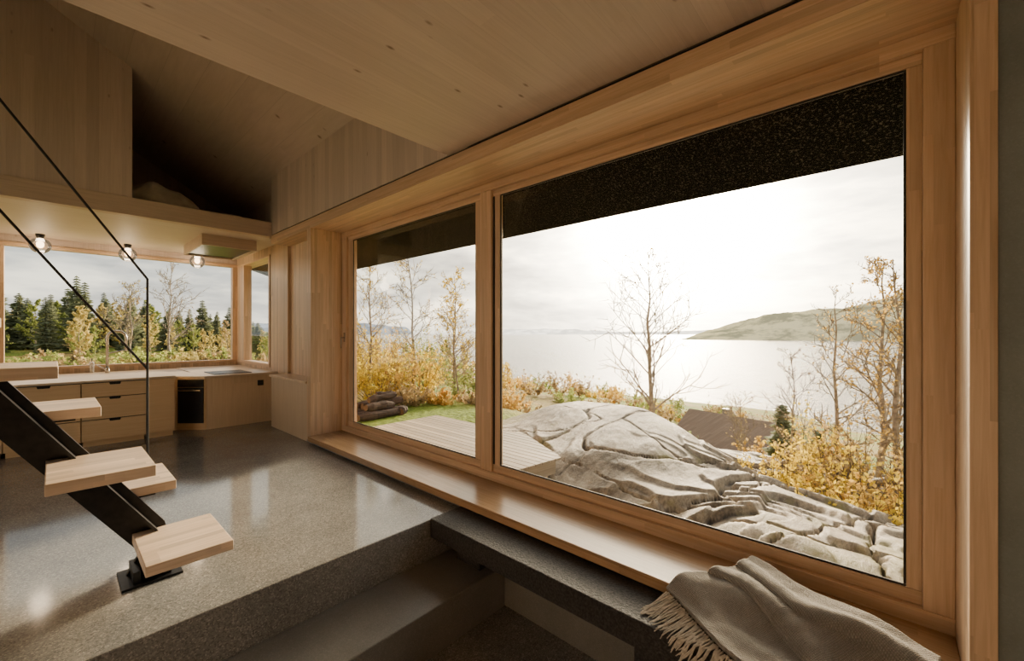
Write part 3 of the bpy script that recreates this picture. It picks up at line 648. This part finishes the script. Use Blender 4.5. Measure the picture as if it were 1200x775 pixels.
for i,(x,y,w,h,mm) in enumerate([(7.2,12.6,1.2,2.2,m_yel),(8.2,12.9,1.2,2.1,m_org),(9.4,13.2,1.2,2.0,m_yel),(10.9,12.2,1.1,1.8,m_grn),(6.2,13.4,1.2,2.0,m_yel),(12.6,12.8,1.3,1.7,m_brn),(10.8,15.0,1.4,2.6,m_grn),(8.0,15.6,1.5,2.8,m_yel),(5.6,14.5,1.4,2.5,m_grn),(7.0,17.0,1.5,2.9,m_yel),(9.5,17.0,1.6,3.2,m_org),(12.5,16.5,1.6,3.0,m_brn),(14.0,14.0,1.4,2.0,m_org),(11.0,18.5,1.7,3.2,m_yel),(7.6,11.3,.9,.7,m_brn),(8.6,10.9,.9,.6,m_org),(9.7,10.4,.9,.7,m_brn),(11.0,10.2,1.0,.9,m_org),(12.4,10.6,1.0,1.1,m_brn)]):
    bush(x,y,w,h,50+i,1500,mm,'autumn shrub beside the lawn beyond the terrace',ls=.05,dens=1.2)
for i in range(50):
    t_=-.30+.94*i/49+rr.uniform(-.01,.01); D=rr.uniform(30,50)
    x=D*(.7414+.671*t_); y=D*(.671-.7414*t_)
    bush(x,y,rr.uniform(1.2,2.2),rr.uniform(1.0,2.3)+(1.2 if t_<0 else 0),200+i,600,rr.choice([m_org,m_brn,m_grn,m_yel,m_brn,m_grn]),'rusty shrub on the slope above the shore',ls=.10,dens=.7)
for i,(x,y,w,h) in enumerate([(20.0,4.0,1.3,1.4),(20.5,7.4,1.3,1.5),(19.5,5.8,1.2,.9),(22.5,9.6,1.5,1.9)]):
    bush(x,y,w,h,330+i,1200,[m_org,m_grn,m_yel,m_brn][i],'autumn shrub around the small cabin',ls=.08,z=-4.4)
for i in range(26):
    y=rr.uniform(30,44); x=y*(-.06+.34*i/25)+rr.uniform(-.5,.5)
    bush(x,y,rr.uniform(1.4,2.4),rr.uniform(.8,1.3),400+i,700,rr.choice([m_grn,m_brn,m_grn,m_fyel,m_fyel]),'low green-brown shrub in the meadow before the forest',ls=.10,dens=.7)
def spruce_mesh(h,w,seed):
    r=random.Random(seed); V=[];F=[]; tube(V,F,[(0,0,-.5),(0,0,h*.98)],[h*.018,.01],6); nt_=len(F)
    lv=30
    for i in range(lv):
        f=.05+.93*i/lv; z=h*f; R=w*(1-f)**.65*r.uniform(.65,1.2)+.10
        nb=13
        for k_ in range(nb):
            a=6.283*(k_+r.random()*.8)/nb; RR=R*r.uniform(.5,1.2); d=Vector((math.cos(a),math.sin(a),0)); s=Vector((-d.y,d.x,0))*RR*.28
            b=len(V); dz=-RR*r.uniform(.0,.25)
            P=[Vector((0,0,z+.02*h)),d*RR*.5+s+Vector((0,0,z+dz*.3)),d*RR+Vector((0,0,z+dz*.8)),d*RR*.5-s+Vector((0,0,z+dz*.3)),d*RR*.55+Vector((0,0,z+dz*.4-RR*.25))]
            V+=[tuple(p) for p in P]; F+=[(b,b+1,b+2,b+3),(b,b+2,b+4)]
    me=bpy.data.meshes.new('spruce_tree'); me.from_pydata(V,[],F); me.materials.append(m_barkd); me.materials.append(m_need)
    me.polygons.foreach_set('material_index',[0]*nt_+[1]*(len(F)-nt_)); return me
def leafy_mesh(h,w,seed,lm,n=1500):
    V,F,LV,LF=tree_geo((0,0,0),h,w,seed,n,.13,levels=2,nb=18,rb=h*.012,first=.1)
    b=len(V); me=bpy.data.meshes.new('birch_tree'); me.from_pydata(V+LV,[],F+[tuple(i+b for i in f) for f in LF]); me.materials.append(m_bark); me.materials.append(lm)
    me.polygons.foreach_set('material_index',[0]*len(F)+[1]*len(LF)); return me
SP=[spruce_mesh(8,1.8,1),spruce_mesh(9,2.0,2),spruce_mesh(7.2,1.9,3),spruce_mesh(9.6,1.8,4),spruce_mesh(6.5,2.0,14)]
LM=[leafy_mesh(7,2.0,5,m_fyel),leafy_mesh(6,1.9,6,m_org),leafy_mesh(8,1.8,7,m_brn,600),leafy_mesh(6,2.2,8,m_grn),leafy_mesh(7,2.3,18,m_grn,1900)]
def put(me,x,y,s,name,label,group,z=None):
    o=bpy.data.objects.new(name,me); C.objects.link(o); o.location=(x,y,gz(x,y) if z is None else z); o.scale=(s,s,s*rr.uniform(.9,1.1)); o.rotation_euler=(0,0,rr.uniform(0,6.28))
    o['label']=label; o['category']='tree'; o['group']=group
used=[]
def free(x,y,d):
    if any((x-a)**2+(y-b)**2<d*d for a,b in used): return False
    used.append((x,y)); return True
n_=0;tries=0
while n_<280 and tries<12000:
    tries+=1
    y=rr.uniform(60,106); x=rr.uniform(-.12,.38)*y
    if not free(x,y,2.6): continue
    n_+=1; hs=.80 if x<.12*y else .66
    if rr.random()<.60: put(rr.choice(SP),x,y,rr.uniform(.75,1.10)*hs,'spruce_tree','hazy green spruce in the forest edge','forest spruces')
    else: put(LM[rr.choice([0,2,3,4,4])],x,y,rr.uniform(.8,1.1)*hs,'birch_tree','autumn birch among the forest spruces','forest birches')
n_=0
while n_<20:
    y=rr.uniform(46,58); x=rr.uniform(.02,.40)*y
    if not free(x,y,1.8): continue
    n_+=1; put(LM[rr.choice([0,0,2,3])],x,y,rr.uniform(.36,.62),'birch_tree','golden birch in front of the spruce forest','forest birches')
n_=0
while n_<20:
    D=rr.uniform(60,90); t_=rr.uniform(-.5,.02); x=D*(.7414+.671*t_); y=D*(.671-.7414*t_)
    if not free(x,y,2.5): continue
    n_+=1; put(rr.choice(LM),x,y,rr.uniform(.6,.9),'birch_tree','autumn tree on the slope above the shore','shore trees')
put(spruce_mesh(2.2,.6,9),16.2,2.6,1.0,'spruce_tree','small dark spruce standing in the yellow undergrowth','undergrowth spruce',z=-3.0)
put(spruce_mesh(1.6,.5,10),16.8,1.7,1.0,'spruce_tree','small dark spruce beside the birches','undergrowth spruce',z=-3.2)
m_log=simple('log_bark',(.055,.03,.02),.9,0,14,.6,.8); m_end=simple('log_end',(.16,.085,.045),.8,0,20,.3)
for i,(x,y,z,rad,L,a) in enumerate([(5.6,10.1,-.50,.11,1.4,.25),(5.75,10.36,-.50,.12,1.5,.02),(5.6,10.62,-.50,.11,1.2,.4),(5.9,10.9,-.50,.12,1.2,.1),(5.65,10.22,-.29,.10,1.1,.5),(5.9,10.5,-.28,.11,1.2,-.1),(5.7,10.76,-.29,.10,1.0,.3),(5.8,10.4,-.09,.09,.9,.35),(6.1,10.65,-.08,.10,.6,-.3),(6.35,10.2,-.5,.12,.5,1.0)]):
    V=[];F=[]; d=Vector((math.cos(a),math.sin(a)*.5,.06*math.sin(i*3))); c=Vector((x+.3,y,z)); pts=[c+d*L*(f-.5) for f in (0,.2,.45,.7,1)]
    tube(V,F,pts,[rad*.8,rad*1.06,rad*.92,rad*1.08,rad*.8],12); mi=[0]*(len(F)-2)+[1,1]
    V=[(p[0],p[1],p[2]+.05*noise.noise(Vector(p)*7)) for p in V]
    mk('log',V,F,[m_log,m_end],label='dark reddish-brown cut log in a small pile beyond the terrace',cat='log',group='log pile',mi=mi)
def shed():
    cx,cy=24.3,6.0
    c=Vector((cx,cy,.25)); rot=Matrix.Rotation(math.radians(-14),4,'Z')
    def T(V): 
        o=[]
        for v in V:
            q=rot@Vector(v)+c; o.append((q.x,q.y,q.z))
        return o
    e=empty('cabin',(cx,cy,-6),'small brown cabin with broad tiled gable roof below the outcrop','cabin')
    V,F=prism([(-2.0,-7),(2.0,-7),(2.0,-4.5),(0,-3.15),(-2.0,-4.5)],'y',-2.2,2.2); o=mk('wall',T(V),F,simple('red_brown_boards',(.24,.14,.09),.8),parent=e); fixn(o)
    m=wood('roof_tiles',(.32,.22,.15),(.23,.155,.105),'z','xy',.2,.3,.9,gap=.05,vary=.25,gaind=.2)
    for s in (-1,1):
        V,F=prism([(0,-2.98),(s*2.5,-4.72),(s*2.5,-4.82),(0,-3.08)],'y',-2.7,2.7); o=mk('roof_slope',T(V),F,m,parent=e); fixn(o)
    V,F=BX([(.3,.6,.6,.9,-3.6,-2.75)]); mk('chimney',T(V),F,m_step,parent=e)
shed()
# ---------------------------------------------------------------- world and sun
w=bpy.data.worlds.new('world'); bpy.context.scene.world=w; w.use_nodes=True; nt=w.node_tree; nt.nodes.clear()
out=nt.nodes.new('ShaderNodeOutputWorld'); bg=nt.nodes.new('ShaderNodeBackground'); nt.links.new(bg.outputs[0],out.inputs[0])
tc=nt.nodes.new('ShaderNodeTexCoord').outputs['Generated']
sd=Vector((1.003,.382,.267)).normalized()
dn=N(nt,'ShaderNodeVectorMath',{0:tc},operation='NORMALIZE').outputs[0]
dt=N(nt,'ShaderNodeVectorMath',{0:dn,1:tuple(sd)},operation='DOT_PRODUCT').outputs['Value']
dt=M(nt,'MAXIMUM',dt,0.0)
zz=N(nt,'ShaderNodeSeparateXYZ',{0:dn}).outputs[2]
col=RAMP(nt,zz,[(.0,(.66,.62,.54)),(.12,(.50,.50,.46)),(.4,(.40,.42,.43)),(1,(.32,.35,.40))])
mp=N(nt,'ShaderNodeMapping',{'Vector':dn,'Scale':(1.5,1.5,6.0)}).outputs[0]
cl=N(nt,'ShaderNodeTexNoise',{'Vector':mp,'Scale':2.4,'Detail':7.0,'Roughness':.58}).outputs[0]
cr=RAMP(nt,cl,[(.36,(.42,.43,.47)),(.5,(.95,.95,.95)),(.64,(1.9,1.8,1.6))])
col=MIX(nt,.9,col,MIX(nt,1.0,col,cr,'MULTIPLY'))
g1=M(nt,'MULTIPLY',M(nt,'POWER',dt,80.0),36.0); g2=M(nt,'MULTIPLY',M(nt,'POWER',dt,12.0),3.8); g3=M(nt,'MULTIPLY',M(nt,'POWER',dt,4.0),.6)
g=M(nt,'ADD',M(nt,'ADD',g1,g2),g3)
gc=N(nt,'ShaderNodeVectorMath',{0:(1.0,.84,.60),3:g},operation='SCALE').outputs[0]
gc=MIX(nt,.75,gc,MIX(nt,1.0,gc,cr,'MULTIPLY'))
col=MIX(nt,1.0,col,gc,'ADD')
nt.links.new(col,bg.inputs[0]); bg.inputs[1].default_value=2.2
sl=bpy.data.lights.new('sun','SUN'); sl.energy=10; sl.angle=math.radians(6); sl.color=(1,.79,.52)
so=bpy.data.objects.new('sun',sl); C.objects.link(so); so.rotation_euler=sd.to_track_quat('Z','Y').to_euler()
# ---------------------------------------------------------------- camera
cd=bpy.data.cameras.new('camera'); cam=bpy.data.objects.new('camera',cd); C.objects.link(cam)
cd.sensor_width=36; cd.lens=487/1200*36; cd.shift_y=2.5/1200; cd.clip_start=.05; cd.clip_end=20000
cam.location=(0,0,1.7); cam.rotation_euler=Vector((-.7414,-.671,0)).to_track_quat('Z','Y').to_euler()
bpy.context.scene.camera=cam
